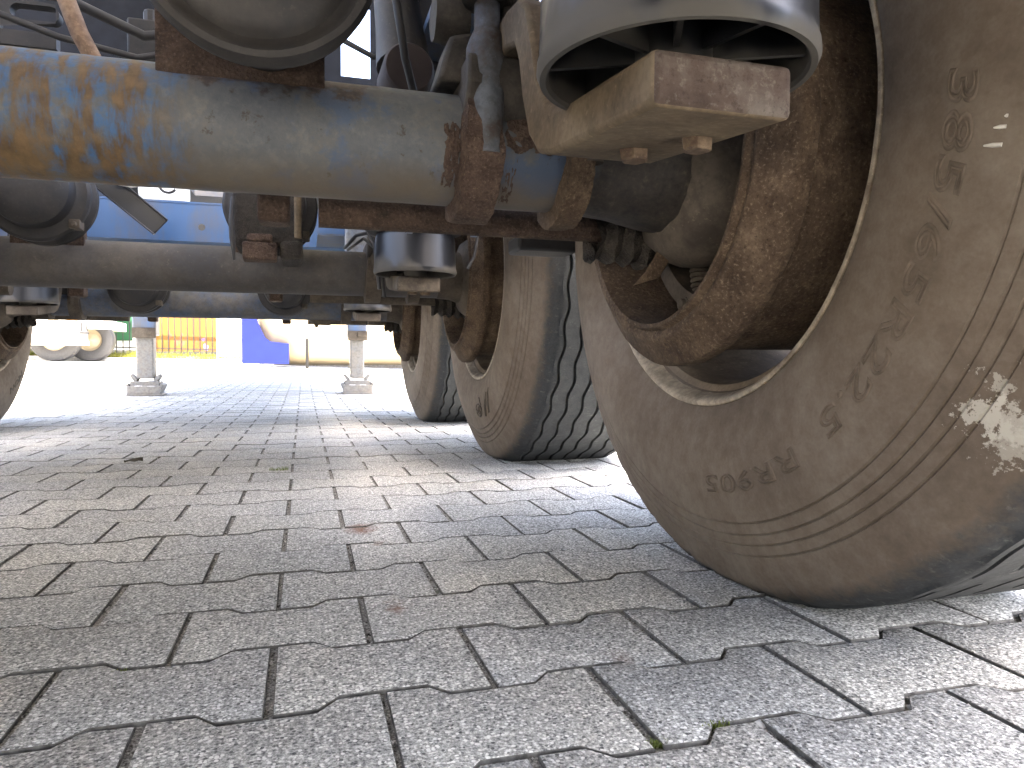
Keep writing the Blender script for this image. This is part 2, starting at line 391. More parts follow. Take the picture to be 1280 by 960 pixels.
for k, (X, Y, d) in enumerate(cells):
    flip = PI if rng.random() < .5 else 0.
    z = gz(X, Y)+rng.uniform(-.0009, .0009)
    if k in near:
        o = link('paver', rng.choice(variants), M_PAV, pavement, (X+rng.uniform(-.0008, .0008), Y+rng.uniform(-.0008, .0008), z), flip+rng.uniform(-.006, .006))
        o.rotation_euler.x = rng.uniform(-.0025, .0025); o.rotation_euler.y = rng.uniform(-.0025, .0025)
    else:
        vs, fs = paver_geo(rng, .0012); t1, t2 = rng.uniform(-.0025, .0025), rng.uniform(-.0025, .0025); s_ = -1 if flip else 1
        field.add([(X+s_*x, Y+s_*y, z+zz+t1*y+t2*x) for x, y, zz in vs], fs); field.mi[-len(fs):] = PMI
pf = link('paver_field', field.mesh('paver_field', 50), [M_PAV, M_SIDE], pavement); pf['kind'] = 'stuff'; pf['label'] = 'the farther grey interlocking pavers of the yard'

# grit lying in the joints
grit = MB()
def stone(mb, p, r, rng, mi=0):
    ph = rng.uniform(0, 6.3); vs = []
    for (a, e) in ((0, .9), (2.1, .1), (4.2, .2), (1.0, -.5), (3.1, -.4), (5.2, -.6), (0, -1.2)):
        q = r*rng.uniform(.7, 1.2); vs.append((p[0]+q*math.cos(a+ph)*math.cos(e), p[1]+q*math.sin(a+ph)*math.cos(e), p[2]+q*math.sin(e)*.8))
    mb.add(vs, [(0, 1, 2), (0, 2, 1)[::-1], (0, 3, 1), (1, 4, 2), (0, 2, 5), (0, 5, 3), (1, 3, 4), (2, 4, 5), (3, 6, 4), (4, 6, 5), (5, 6, 3)], mi)
for k in sorted(near):
    X, Y, d = cells[k]
    if d > 2.2: continue
    for q in range(int(26/(1+d))):
        stone(grit, (X-PX/2+rng.uniform(-.0032, .0032), Y+rng.uniform(-.07, .07), gz(X, Y)-.0034), rng.uniform(.0008, .0024), rng, 0 if rng.random() < .75 else 1)
    for q in range(int(6/(1+d))):
        stone(grit, (X+rng.uniform(-.04, .04), Y-WW-.0016, gz(X, Y)-.0034), rng.uniform(.0007, .0016), rng, 0 if rng.random() < .7 else 1)
M_GRIT = [plain('dark_grit', (.10, .095, .085), .9, .2, 0, .6, 300, 0), plain('pale_grit', (.5, .49, .46), .9, .2, 0, .3, 300, 0)]
go = link('joint_grit', grit.mesh('joint_grit', 0), M_GRIT, pavement); go['kind'] = 'stuff'; go['label'] = 'fine stone grit lying in the joints between the pavers'

# ------------------------------------------------------------------ the trailer
XC = -.38; ZA = .561; AX = (.87, 2.18, 3.58); XW = .745; ARMX = .270; RT = .0654
trailer = link('semi_trailer', None, [], None, (XC, 2.18, 0))
tag(trailer, 'rusty blue semi-trailer seen from underneath, three axles on wide dusty tyres', 'trailer')
mx = lambda x: 2*XC-x         # mirrored to the left-hand side

# tyre
def side_prof():
    p = [(-.196, .298), (-.212, .309), (-.2215, .320), (-.2275, .338), (-.2335, .368), (-.2355, .398), (-.2330, .425), (-.2280, .450), (-.2245, .463)]
    for k, r in enumerate((.471, .486, .4995, .5135)):
        x = (-.2215, -.2160, -.2108, -.2050)[k]
        p += [(x-.0010, r-.0016), (x+.0020, r-.0004), (x+.0018, r+.0006), (x+.0006, r+.0018)]
    p += [(-.1998, .526), (-.1930, .541), (-.1880, .551), (-.1810, .5605), (-.1725, .568), (-.1620, .5735), (-.1495, .5765)]
    return p
SP = side_prof()
def side_x(r):
    for (x0, r0_), (x1, r1_) in zip(SP, SP[1:]):
        if r0_ <= r <= r1_: return x0+(x1-x0)*(r-r0_)/max(1e-9, r1_-r0_)
    return -.235
GRV = (-.132, -.088, -.044, 0., .044, .088, .132)
def tyre_mesh(worn):
    prof = [(x, r, 0., 0.) for x, r in SP]                 # x, r, wave weight, groove depth weight
    for g in GRV:
        prof += [(g-.014, .5795, .5, 0), (g-.0042, .580, 1, 0), (g-.0024, .580, 1, 1), (g+.0024, .580, 1, 1), (g+.0042, .580, 1, 0), (g+.014, .5795, .5, 0)]
    prof += [(-x, r, 0., 0.) for x, r in reversed(SP)]
    NS = 288; K = len(prof); vs = []; rg = random.Random(5)
    wear = [rg.uniform(.2, 1) for _ in range(72)]
    for i in range(NS):
        a = 2*PI*i/NS; zig = math.sin(a*36)
        for (x, r, wv, gd) in prof:
            xx = x+wv*.0042*zig; rr = r*(1-.004*sstep(.45, .55, r))
            if worn:
                q = (math.sin(a*30+x*20)*.5+.5)
                rr -= gd*.011*max(0., q-.25)*1.3
                if abs(x) > .148 and r > .539:      # stubby wear notches round the shoulder
                    rr -= .0070*max(0., 1-abs((a*60/(2*PI)) % 1-.5)*6)*(1 if abs(x) > .16 else .5)*wear[int(a*60/(2*PI)) % 72]
                    rr += .0012*mn.noise(Vector((xx*40, a*18, r*30)))
            else: rr -= gd*.011
            y, z = -rr*math.sin(a), rr*math.cos(a)
            if z < -ZA+.03:                       # sidewall bulges where the load flattens the tread
                f = (-ZA+.03-z)/.05; xx += math.copysign(.006*f*max(0., 1-abs(abs(xx)-.21)/.06), xx)
            z = max(z, -ZA+.0008)
            vs.append((xx, y, z))
    fs = [(i*K+q, i*K+q+1, ((i+1) % NS)*K+q+1, ((i+1) % NS)*K+q) for i in range(NS) for q in range(K-1)]
    return MB().add(vs, fs).mesh('tyre', 40)
ME_TY1 = tyre_mesh(True); ME_TY2 = tyre_mesh(False)

# rim: barrel and disc with hand holes (the wheel's own mesh)
def rim_mesh():
    mb = MB(); P = [(-.197, .300), (-.190, .289), (-.165, .284), (-.135, .283), (-.100, .279), (-.03, .2775), (.030, .2775), (.055, .272), (.068, .258), (.070, .215), (.062, .180), (.060, .10)]
    SEG = 80; mb0 = MB().lathe(P, SEG); k = len(P); fs = []
    for i in range(SEG):
        for q in range(k-1):
            if q == 8 and (i % 8) in (2, 3, 4): continue
            if q in (7,) and (i % 8) == 3: continue
            fs.append(mb0.f[i*(k-1)+q])
    mb.add(mb0.v, fs)
    mb.lathe([(.06, .28), (.10, .2825), (.165, .284), (.19, .29), (.198, .300)], SEG)
    return mb.mesh('wheel', 40)
ME_RIM = rim_mesh()
def flange_mesh(s):
    P = [(-.1965, .2995), (-.2085, .3035), (-.2180, .3085), (-.2225, .3130), (-.2215, .3172), (-.2165, .3180), (-.2100, .3125), (-.200, .305)]
    return MB().lathe([(x*s, r) for x, r in P], 144).rough_up(.0006, 60, 2).mesh('rim_flange', 60)
ME_FL = flange_mesh(1); ME_FLO = flange_mesh(-1)
def drum_mesh():
    P = [(.010, .190), (.000, .200), (-.22, .202), (-.262, .204), (-.2755, .2065), (-.2765, .2125), (-.2705, .2145), (-.2685, .2165), (-.2705, .2195), (-.2715, .226), (-.2690, .2310),
         (-.2640, .2335), (-.2620, .2365), (-.2600, .2378), (-.2475, .2610), (-.2440, .2632), (-.2270, .2636), (-.2245, .2620), (-.2238, .2400), (-.2200, .2385), (-.2050, .2385), (-.2030, .2400), (-.10, .2400), (.0, .2400), (.03, .235), (.03, .10)]
    return MB().lathe(P, 160).rough_up(.0009, 45, 4).mesh('brake_drum', 38)
ME_DRUM = drum_mesh()
ME_HUB = MB().lathe([(-.10, .085), (-.02, .095), (.05, .11), (.075, .115), (.085, .13), (.09, .13), (.09, .09), (.17, .085), (.18, .0)], 40).mesh('hub', 40)
def spider_mesh():
    mb = MB()
    mb.lathe([(-.34, .067), (-.30, .070), (-.272, .079), (-.262, .106), (-.235, .124), (-.222, .128), (-.205, .128), (-.200, .08), (-.12, .06)], 48)
    mb.box(-.225, -.195, -.055, .055, .09, .18)
    return mb.rough_up(.0018, 26, 6).mesh('brake_spider', 40)
ME_SPID = spider_mesh()
def shoe_mesh(a0, a1):
    mb = MB(); n = 24; vs = []
    prof = [(-.20, .168), (-.20, .196), (-.03, .196), (-.03, .168)]
    mb.lathe(prof+[prof[0]], n, 'X', a0=a0, a1=a1)
    mb.lathe([(-.165, .088), (-.165, .170), (-.150, .170), (-.150, .088), (-.165, .088)], n, 'X', a0=a0, a1=a1)
    mb.lathe([(-.085, .088), (-.085, .170), (-.070, .170), (-.070, .088), (-.085, .088)], n, 'X', a0=a0, a1=a1)
    return mb.mesh('brake_shoe', 40)
ME_SHOE1 = shoe_mesh(R(186), R(340)); ME_SHOE2 = shoe_mesh(R(14), R(166))
def coil_mesh():
    p = []; n = 90
    for i in range(n): a = i/n*2*PI*6.5; p.append((.013*math.cos(a), .05*(i/n-.5), .013*math.sin(a)))
    return MB().tube(p, .0034, 6).mesh('return_spring', 60)
ME_COIL = coil_mesh()
ME_RIVET = MB().lathe([(-.010, .0), (-.010, .005), (-.008, .0085), (-.002, .0085), (-.0015, .0115), (.004, .012)], 12).mesh('bolt_head', 40)

def text_mesh(txt, size, shear, rho, phi0, depth=.0011, arc=None, sign=1, fill=False, width=1.0):
    cu = bpy.data.curves.new('t', 'FONT'); cu.body = txt; cu.size = size; cu.shear = shear; cu.space_character = 1.06
    cu.fill_mode = 'BOTH' if fill else 'NONE'; cu.bevel_depth = depth; cu.bevel_resolution = 1; cu.resolution_u = 4
    ob = bpy.data.objects.new('t', cu); C.objects.link(ob); bpy.context.view_layer.update()
    me0 = ob.evaluated_get(bpy.context.evaluated_depsgraph_get()).to_mesh()
    vs = [v.co.copy() for v in me0.vertices]; fs = [tuple(p.vertices) for p in me0.polygons]; ob.to_mesh_clear()
    bpy.data.objects.remove(ob); bpy.data.curves.remove(cu)
    w_ = max(v.x for v in vs); h_ = max(v.y for v in vs)
    k = (R(arc)*rho/w_) if arc else width
    out = []
    for v in vs:
        ph = R(phi0)+sign*v.x*k/rho; r = rho+sign*(v.y-h_/2)
        out.append((side_x(r)-.0004+v.z*-1.0, -r*math.sin(ph), r*math.cos(ph)))
    return MB().add(out, fs).mesh('lettering', 50)

def swirl_mesh():      # curly emblem and two flame-like strokes moulded in a sidewall
    mb = MB()
    def on(pts, rad):
        mb.tube([(side_x(r)-.0006, -r*math.sin(R(ph)), r*math.cos(R(ph))) for ph, r in pts], rad, 6)
    c = (168., .418)
    on([(c[0]+4.5*math.cos(t)*(1-t/14), c[1]+.020*math.sin(t)*(1-t/14)) for t in [k*.35 for k in range(26)]], .0022)
    on([(c[0]+2.2+3*math.cos(t), c[1]-.010+.012*math.sin(t)) for t in [k*.4 for k in range(16)]], .0018)
    on([(c[0]-3.5+.5*k, c[1]-.012-.004*k) for k in range(8)], .0018)
    for q in (0, 4.5):
        up = [(154.5-q+k*.75, .386+.0075*k) for k in range(9)]
        on(up+[(p+1.6*math.sin(i/8*PI), r+.001) for i, (p, r) in enumerate(reversed(up))], [.0012+.0016*math.sin(i/17*PI) for i in range(18)])
    return mb.mesh('emblem', 60)
ME_T1 = text_mesh('385/65R22.5', .036, .12, .417, 92.0, .0012, 49.5)
ME_T2 = text_mesh('RR905', .032, .0, .421, 148.2, .0011, 26.5)
ME_SW = swirl_mesh()
ME_T3 = text_mesh('MON', .040, .0, .425, 139, .0016, 23, fill=True)
def dash_mesh():
    mb = MB()
    for ph, r0_, r1_, wd in ((101.3, .4395, .4530, .0019), (99.6, .4445, .4535, .0017), (98.6, .4510, .4535, .0015)):
        mb.tube([(side_x(r)-.0001, -r*math.sin(R(ph)), r*math.cos(R(ph))) for r in (r0_, (r0_+r1_)/2, r1_)], [wd*.4, wd, wd*.9], 6)
    return mb.mesh('splash_mark', 60)
ME_DASH = dash_mesh()

for ai, ya in enumerate(AX):
    for left in (False, True):
        if left and ai == 0: pass
        x = mx(XW) if left else XW
        wh = link('wheel', ME_RIM, M_RIM, trailer, (x, ya, ZA), PI if left else 0.)
        child('tyre', ME_TY1 if (ai == 0 and not left) else ME_TY2, None, wh)
        child('rim_flange', ME_FL, M_FLANGE, wh); child('rim_flange', ME_FLO, M_FLANGE, wh)
        child('brake_drum', ME_DRUM, M_DRUM, wh, off=(-.020, 0, 0)); child('hub', ME_HUB, M_DARKRUST, wh)
        child('brake_spider', ME_SPID, M_BROWN, wh, off=(-.012, 0, 0))
        for sm in (ME_SHOE1, ME_SHOE2): child('brake_shoe', sm, M_BROWN, wh)
        if not left:
            child('return_spring', ME_COIL, M_BROWN, wh, off=(-.175, .075, -.130)).rotation_euler = (R(78), 0, 0)
            child('bolt_head', ME_RIVET, M_BROWN, wh, off=(-.200, .078, -.172))
        if ai == 0 and not left:
            wh['label'] = 'nearest wheel, tyre sidewall marked 385/65R22.5 and splashed with pale mud'
            child('tyre_lettering', ME_T1, M_LETTER, wh); child('tyre_lettering', ME_T2, M_LETTER, wh)
            child('splash_mark', ME_DASH, M_MARK, wh)
        elif ai == 1 and not left: child('tyre_emblem', ME_SW, M_BROWN, wh)
        elif ai == 2 and left: child('tyre_lettering', ME_T3, M_BROWN, wh)
ME_TY1.materials.clear(); ME_TY1.materials.append(M_TYRE1); ME_TY2.materials.clear(); ME_TY2.materials.append(M_TYRE)

# axles
def ring_strap(x0, x1, ri, ro, a0, a1, n=18, taper=True):
    """strap wrapped round the axle tube; angle 0 = towards the rear (-Y), 90 = below"""
    vs = []; fs = []
    for i in range(n+1):
        t = i/n; a = R(a0+(a1-a0)*t); k = 1-.35*(abs(t-.5)*2)**3 if taper else 1
        xm, xh = (x0+x1)/2, (x1-x0)/2*k
        for xx, rr in ((xm-xh, ri), (xm-xh*.85, ro), (xm+xh*.85, ro), (xm+xh, ri)):
            vs.append((xx, -rr*math.cos(a), -rr*math.sin(a)))
    for i in range(n):
        for q in range(4): fs.append((i*4+q, i*4+(q+1) % 4, (i+1)*4+(q+1) % 4, (i+1)*4+q))
    fs += [(0, 1, 2, 3), (n*4+3, n*4+2, n*4+1, n*4)]
    return vs, fs
def tube_profile(x0, x1, n, r): return [(x0+(x1-x0)*i/n, r) for i in range(n+1)]
def bracket_side(axle, sgn, ai, ya):
    """everything clamped on one end of an axle; sgn +1 right, -1 left"""
    fx = (lambda x: x) if sgn > 0 else mx
    det = (ai == 0 and sgn > 0)
    rustm = M_REDRUST if ai == 0 else M_BROWN
    for k, (xa, xb) in enumerate(((.172, .224), (.300, .338))):
        xs_ = sorted((fx(xa), fx(xb)))
        vs, fs = ring_strap(xs_[0], xs_[1], RT-.002, RT+.020, -42, 150, 30)
        mb = MB().add(vs, fs)
        if det:
            bm_ = mb.mesh('u_bolt'); bb = bmesh.new(); bb.from_mesh(bm_); bmesh.ops.subdivide_edges(bb, edges=bb.edges, cuts=2, use_grid_fill=True)
            for v in bb.verts: v.co += Vector(mn.noise_vector(v.co*38))*.0035+Vector(mn.noise_vector(v.co*110))*.0014
            bb.to_mesh(bm_); bb.free(); me = bm_; me.shade_smooth()
        else: me = mb.mesh('u_bolt', 40)
        u = link('u_bolt', me, M_DRUM if (ai == 0 and k == 1) else rustm, axle, (0, ya, ZA))
        # the shank above the strap
        xm_ = fx((.204, .330)[k])
        path = [(xm_, ya-.071, ZA-.02), (xm_, ya-.073, ZA+.03), (xm_+.001*sgn, ya-.070, ZA+.062), (xm_, ya-.068, ZA+.064), (xm_, ya-.066, ZA+.082), (xm_, ya-.066, ZA+.100), (xm_, ya-.066, ZA+.112), (xm_, ya-.066, ZA+.122), (xm_, ya-.066, ZA+.160)]
        rad = [.0165, .0178, .0185, .0215, .0245, .0240, .0205, .0145, .0145]
        link('clamp_stud', MB().tube(path, rad, 20).rough_up(.0016, 40, 3).mesh('clamp_stud', 50), dusty('flaking_blue_grey_paint', (.045, .033, .026), (.080, .090, .102), .36, .56, 22, .7, .7) if (det and k == 0) else M_BROWN, axle)
        link('nut', MB().lathe([(ZA+.150, .012), (ZA+.152, .031), (ZA+.186, .033), (ZA+.190, .027), (ZA+.205, .02)], 6, 'Z', (xm_, ya-.066, 0)).rough_up(.0012, 40).mesh('nut', 30), M_GRIME, axle)
    # spring seat welded on top of the tube
    x0, x1 = sorted((fx(.178), fx(.350)))
    mb = MB().prism([(ya-.060, ZA+.02), (ya-.085, ZA+.055), (ya-.085, ZA+.088), (ya+.085, ZA+.088), (ya+.085, ZA+.055), (ya+.060, ZA+.02)], x0, x1, 'X')
    link('spring_seat', mb.mesh('spring_seat', 30), M_GRIME, axle, bevel=.004)
    if det:
        # a weld of crusty scale beside the straps, hugging the back of the tube
        for (xa, xb, a0, a1, th, sd) in ((.152, .178, -20, 62, .007, 1), (.222, .300, -48, 14, .010, 2), (.226, .246, 10, 88, .004, 7)):
            n1, n2 = 22, 30; vs = []; fs = []
            for i in range(n1+1):
                for q in range(n2+1):
                    s_, t_ = i/n1, q/n2
                    edge = min(s_, 1-s_, t_, 1-t_)*2
                    e2 = edge+.35*mn.noise(Vector((s_*7, t_*9, sd)))
                    r = RT-.0025+th*max(0., min(1., e2*2.2))*(0.6+.6*mn.noise(Vector((s_*10, t_*14, sd+5))))
                    a = R(a0+(a1-a0)*t_); vs.append((xa+(xb-xa)*s_, -r*math.cos(a), -r*math.sin(a)))
            for i in range(n1):
                for q in range(n2): fs.append((i*(n2+1)+q, i*(n2+1)+q+1, (i+1)*(n2+1)+q+1, (i+1)*(n2+1)+q))
            link('rust_crust', MB().add(vs, fs).mesh('rust_crust', 60), M_REDRUST, axle, (0, ya, ZA))
        # short saddle blocks either side of the stud, under the leaf
        link('clamp_block', MB().prism([(.150, ZA+.070), (.165, ZA+.122), (.196, ZA+.130), (.196, ZA+.07)], ya-.045, ya+.02, 'Y').rough_up(.002, 30).mesh('clamp_block', 30), M_GRIME, axle, bevel=.006)
        link('clamp_block', MB().lathe([(-.02, .0), (-.02, .026), (.0, .030), (.02, .028), (.02, 0)], 20, 'X', (.170, ya-.02, ZA+.150)).rough_up(.0015, 30).mesh('clamp_block', 40), M_GRIME, axle)
        link('clamp_block', MB().prism([(.225, ZA+.050), (.222, ZA+.165), (.262, ZA+.165), (.262, ZA+.05)], ya-.070, ya-.03, 'Y').rough_up(.003, 25, 2).mesh('clamp_block', 30), M_GRIME, axle, bevel=.008)
    # cam shaft ahead of and below the tube
    xs0, xs1 = sorted((fx(.02), fx(.47)))
    zc = ZA-.060
    link('cam_shaft', MB().tube([(xs0, ya+.115, zc), ((xs0+xs1)/2, ya+.115, zc), (xs1, ya+.115, zc)], .0205, 18).mesh('cam_shaft', 50), M_DARKRUST if ai == 0 else M_BROWN, axle)
    link('cam_boot', MB().lathe([(fx(.40+t*.0135), (.026 if t % 2 else .036)+.0012*t) for t in range(10)], 24, 'X', (0, ya+.095, zc-.018)).rough_up(.006, 60, 5).mesh('cam_boot', 50), M_GREASE, axle)
    if det:
        link('bracket_tab', MB().prism([(.474, .505), (.490, .503), (.502, .478), (.497, .452), (.476, .420), (.438, .409), (.455, .428), (.470, .450), (.481, .474)], ya+.028, ya+.033, 'Y').mesh('bracket_tab', 30), M_DRUM, axle, bevel=.0015)
    # spring leaf (the trailing arm)
    a0_, a1_ = sorted((fx(.217), fx(.323)))
    top = [(-.450, .507), (-.300, .524), (-.262, .531), (-.234, .546), (-.208, .580), (-.190, .625), (-.172, .664), (-.145, .684), (-.10, .692), (.10, .692), (.22, .680), (.36, .650), (.52, .618)]
    bot = [(-.450, .470), (-.300, .487), (-.250, .493), (-.212, .504), (-.182, .530), (-.162, .570), (-.148, .615), (-.132, .640), (-.10, .6495), (.10, .6495), (.22, .640), (.36, .612), (.52, .580)]
    n = len(top); vs = []
    for (y, z), (y2, z2) in zip(top, bot):
        vs += [(a0_, ya+y, z), (a1_, ya+y, z), (a1_, ya+y2, z2), (a0_, ya+y2, z2)]
    fs = [(i*4+q, i*4+(q+1) % 4, (i+1)*4+(q+1) % 4, (i+1)*4+q) for i in range(n-1) for q in range(4)]+[(0, 1, 2, 3)[::-1], tuple((n-1)*4+q for q in range(4))]
    mb = MB().add(vs, fs); mb.mi[-2] = 1
    mats = [M_ARM, M_ARMEND] if ai == 0 else [M_BROWN, M_BROWN]
    arm = link('trailing_arm', mb.mesh('trailing_arm', 30), mats, trailer, (0, 0, 0), bevel=.005)
    hexes = ((.275, -.304), (.2985, -.368)) if sgn > 0 else ((.27, -.30), (.27, -.37))
    if ai < 2:
        for (bx, by) in hexes:
            link('bolt', MB().lathe([(-.0095, .0), (-.0095, .0105), (-.008, .0125), (.0005, .0135), (.0015, .017), (.006, .017)], 6, 'Z', (fx(bx), ya+by, .470+.1133*(by+.45))).rough_up(.001, 60).mesh('bolt', 30), M_BOLT, arm)
    # hanger bracket the arm pivots in
    h0, h1 = sorted((fx(.20), fx(.345)))
    hb = MB().prism([(ya+.42, .86), (ya+.46, .56), (ya+.58, .56), (ya+.66, .86)], h0, h0+.012, 'X').prism([(ya+.42, .86), (ya+.46, .56), (ya+.58, .56), (ya+.66, .86)], h1-.012, h1, 'X').box(h0, h1, ya+.64, ya+.652, .60, .86)
    hg = link('hanger_bracket', hb.mesh('hanger_bracket', 30), M_BLUE2, trailer)
    link('pivot_bolt', MB().lathe([(h0-.03, 0), (h0-.03, .03), (h0, .033), (h1, .033), (h1+.03, .03), (h1+.03, 0)], 16, 'X', (0, ya+.52, .60)).mesh('pivot_bolt', 30), M_BROWN, hg)
    # air spring
    xa = fx(.272); yp = ya-.376; pz = .522
    bl = MB().lathe([(.62, .05), (.625, .118), (.640, .138), (.665, .147), (.70, .147), (.74, .138), (.755, .134), (.77, .138), (.80, .135), (.818, .115), (.83, .05)], 48, 'Z', (0, 0, -pz))
    asp = link('air_spring', bl.mesh('air_spring', 50), M_BLACK, trailer, (xa, yp, pz))
    child('top_plate', MB().lathe([(.822-pz, 0), (.822-pz, .12), (.835-pz, .12), (.835-pz, 0)], 32, 'Z').mesh('top_plate', 30), M_BLUE2, asp)
    pm = MB().lathe([(.0, .0955), (-.003, .0975), (-.003, .1020), (.003, .1045), (.009, .1040), (.014, .1025), (.08, .1005), (.095, .097), (.10, .085), (.10, .0)], 96, 'Z')
    pm.lathe([(.0, .0955), (.08, .0945), (.085, .0)], 96, 'Z')
    pm.lathe([(-.012, .0), (-.012, .028), (.084, .032)], 40, 'Z')
    ps = child('piston', pm.mesh('piston', 40), M_PLAST, asp)
    for k in range(8):
        me = MB().box(.029, .0965, -.0022, .0022, .010, .083, Matrix.Rotation(2*PI*k/8+.35, 4, 'Z')).mesh('rib', 0)
        if ai < 2 and sgn > 0: child('rib', me, M_PLAST, asp)

M_RED = plain('red_oxide', (.020, .013, .012), .7, .3)
for ai, ya in enumerate(AX):
    mb = MB().lathe(tube_profile(mx(.50), .50, 90, RT), 72, 'X')
    if ai == 0:
        mb.v = [(p[0],)+tuple(q*(1+.26*sstep(.34, .47, p[0])) for q in p[1:]) for p in mb.v]
        o = Vector((3, 1, 2)); vv = []
        for p in mb.v:
            p = Vector(p); d = Vector((0, p.y, p.z)).normalized(); amp = .0006+.0022*sstep(.33, .37, p.x)
            vv.append(tuple(p+d*amp*(mn.noise(p*60+o)+.6*mn.noise(p*150))))
        mb.v = vv
    axle = link('axle', mb.mesh('axle', 60), M_AXLE1 if ai == 0 else (M_TUBE if ai == 1 else M_TUBE3), trailer, (0, ya, ZA))
    if ai == 0: axle['label'] = 'nearest axle tube, worn blue paint streaked with orange rust'
    for sgn in (1, -1): bracket_side(axle, sgn, ai, ya)
    # brake chambers
    for sgn in (1, -1):
        xcn = XC+((.344 if sgn > 0 else -.36), (.30 if sgn > 0 else -.235), sgn*.30)[ai]; yc, zc = ya-(.232, .285, .285)[ai], (.659, .705, .62)[ai]
        P = [(0, 0), (.002, .045), (.008, .072), (.022, .086), (.060, .090), (.066, .098), (.068, .112), (.074, .118), (.088, .118), (.094, .110), (.098, .099), (.125, .099), (.132, .110), (.138, .118), (.152, .118), (.158, .108), (.168, .08), (.19, .055), (.215, .05), (.215, 0)]
        if ai == 0 and sgn > 0: P = [(0, 0), (.0, .060), (.003, .085), (.007, .092), (.012, .098), (.010, .106), (.004, .113), (.004, .120), (.014, .124), (.030, .120), (.036, .108), (.05, .088), (.10, .076), (.13, .068), (.19, .050), (.215, .05), (.215, 0)]
        if ai == 0: P = [(t, r*.83) for t, r in P]
        ch = link('brake_chamber', MB().lathe(P, 64, 'Y').rough_up(.0008, 30).mesh('brake_chamber', 35), M_CHAM, trailer, (xcn, yc, zc))
        if ai or sgn < 0: link('clamp_bolt', MB().box(-.012, .012, -.02, .02, -.010, .012).lathe([(-.03, 0), (-.03, .007), (.03, .007), (.03, 0)], 8, 'Y').mesh('clamp_bolt', 30), M_BROWN, ch, (xcn+.085, yc+.08, zc-.075), bevel=.002)
        link('mounting_plate', MB().box(xcn-.11, xcn+.06, ya-.050, ya-.036, ZA+.035, zc+.05).box(xcn-.05, xcn-.035, ya-.036, ya-.0, ZA+.04, zc).mesh('mounting_plate', 30), M_DARKRUST, ch, bevel=.002)
        link('slack_lever', MB().box(xcn-.020, xcn+.020, ya+.09, ya+.14, ZA-.08, zc).mesh('slack_lever', 30), M_DARKRUST, ch, bevel=.006)
    # small hanging bits under the tube
    if ai == 2:
        link('cable_clip', MB().prism([(.02, ZA-.060), (.05, ZA-.088), (.055, ZA-.100), (.066, ZA-.100), (.07, ZA-.088), (.12, ZA-.090), (.15, ZA-.070), (.17, ZA-.055)], ya-.01, ya+.01, 'Y').mesh('cable_clip', 30), M_BROWN, axle)

# lumpy linkage block beside the second axle's right brake chamber
yb = 1.845
link('linkage_block', MB().box(-.142, -.062, yb, yb+.06, .548, .592).box(-.132, -.072, yb+.002, yb+.05, .592, .612).rough_up(.003, 30).mesh('linkage_block', 30), M_REDRUST, trailer, bevel=.006)
link('linkage_block', MB().box(-.165, .0, yb+.03, yb+.20, .585, .76).box(-.055, .0, yb+.01, yb+.18, .555, .6).rough_up(.007, 14, 4).mesh('linkage_block', 30), M_GREASE, trailer, bevel=.012)
link('strap', MB().tube([(-.163, 1.86, .70), (-.166, 1.85, .64), (-.164, 1.845, .60), (-.160, 1.85, .545)], [.004, .006, .007, .003], 8).mesh('strap', 50), M_BLACK, trailer)
link('linkage_rod', MB().tube([(-.012, 1.82, .60), (-.012, 1.83, .72)], .009, 10).mesh('linkage_rod', 50), M_ARM, trailer)

# chassis beams, cross members, added decks and panels that shape the light
ZD = 1.30; ZR = 2.3; YR = -3.8; YS = 3.90
for xb in (ARMX, mx(ARMX)):
    mb = MB()
    for y0_, y1_, zt_ in ((YR, 3.2, 1.0), (3.2, 8.9, ZD)):
        mb.box(xb-.006, xb+.006, y0_, y1_, .862, zt_-.014).box(xb-.075, xb+.075, y0_, y1_, .848, .862).box(xb-.075, xb+.075, y0_, y1_, zt_-.014, zt_-.002)
    link('chassis_beam', mb.mesh('chassis_beam', 0), M_BLUE2, trailer)
M_BOUNCE = plain('pale_bounce_board', (.42, .39, .34), .8, .2, 0, .15, 4, .1)  # pale so the unseen high deck bounces light onto the ground
M_SHADE = plain('black_shade_panel', (.006, .0075, .012), .8, .1)
def shade_deck(x0, x1, y0, y1, z, holes, mat):  # added overhead decks, heights and overlaps set for the shade below
    xc_ = sorted([x0, x1]+[v for h in holes for v in h[:2]]); yc_ = sorted([y0, y1]+[v for h in holes for v in h[2:]]); mb = MB()
    for i in range(len(xc_)-1):
        for j in range(len(yc_)-1):
            xm_, ym_ = (xc_[i]+xc_[i+1])/2, (yc_[j]+yc_[j+1])/2
            if any(h[0] < xm_ < h[1] and h[2] < ym_ < h[3] for h in holes): continue
            mb.box(xc_[i], xc_[i+1], yc_[j], yc_[j+1], z, z+.03)
    link('shade_deck', mb.mesh('shade_deck', 0), mat, trailer)
shade_deck(-1.63, .87, YR, .35, 1.35, [], M_DECK)
shade_deck(-1.63, .87, -1.3, YS+.05, ZR, [], M_BOUNCE)
shade_deck(-1.63, .87, YS-.05, 9.1, ZD, [(-.63, -.345, 4.08, 4.72)], M_DECK)
for (x0_, x1_, z0_, z1_) in ((-1.62, .198, ZD+.031, ZR-.001), (.350, .86, ZD+.031, ZR-.001), (.198, .350, ZD+.031, 1.80), (.198, .350, 2.17, ZR-.001)):
    link('shade_panel', MB().box(x0_, x1_, YS, YS+.02, z0_, z1_).mesh('shade_panel', 0), M_SHADE, trailer)  # added dark panels hiding the sky above the low deck, except one gap
for y in (.15, 1.4):
    for x in (ARMX, mx(ARMX)): link('deck_post', MB().box(x-.04, x+.04, y-.04, y+.04, .999, ZR-.001).mesh('deck_post', 0), M_DECK, trailer)
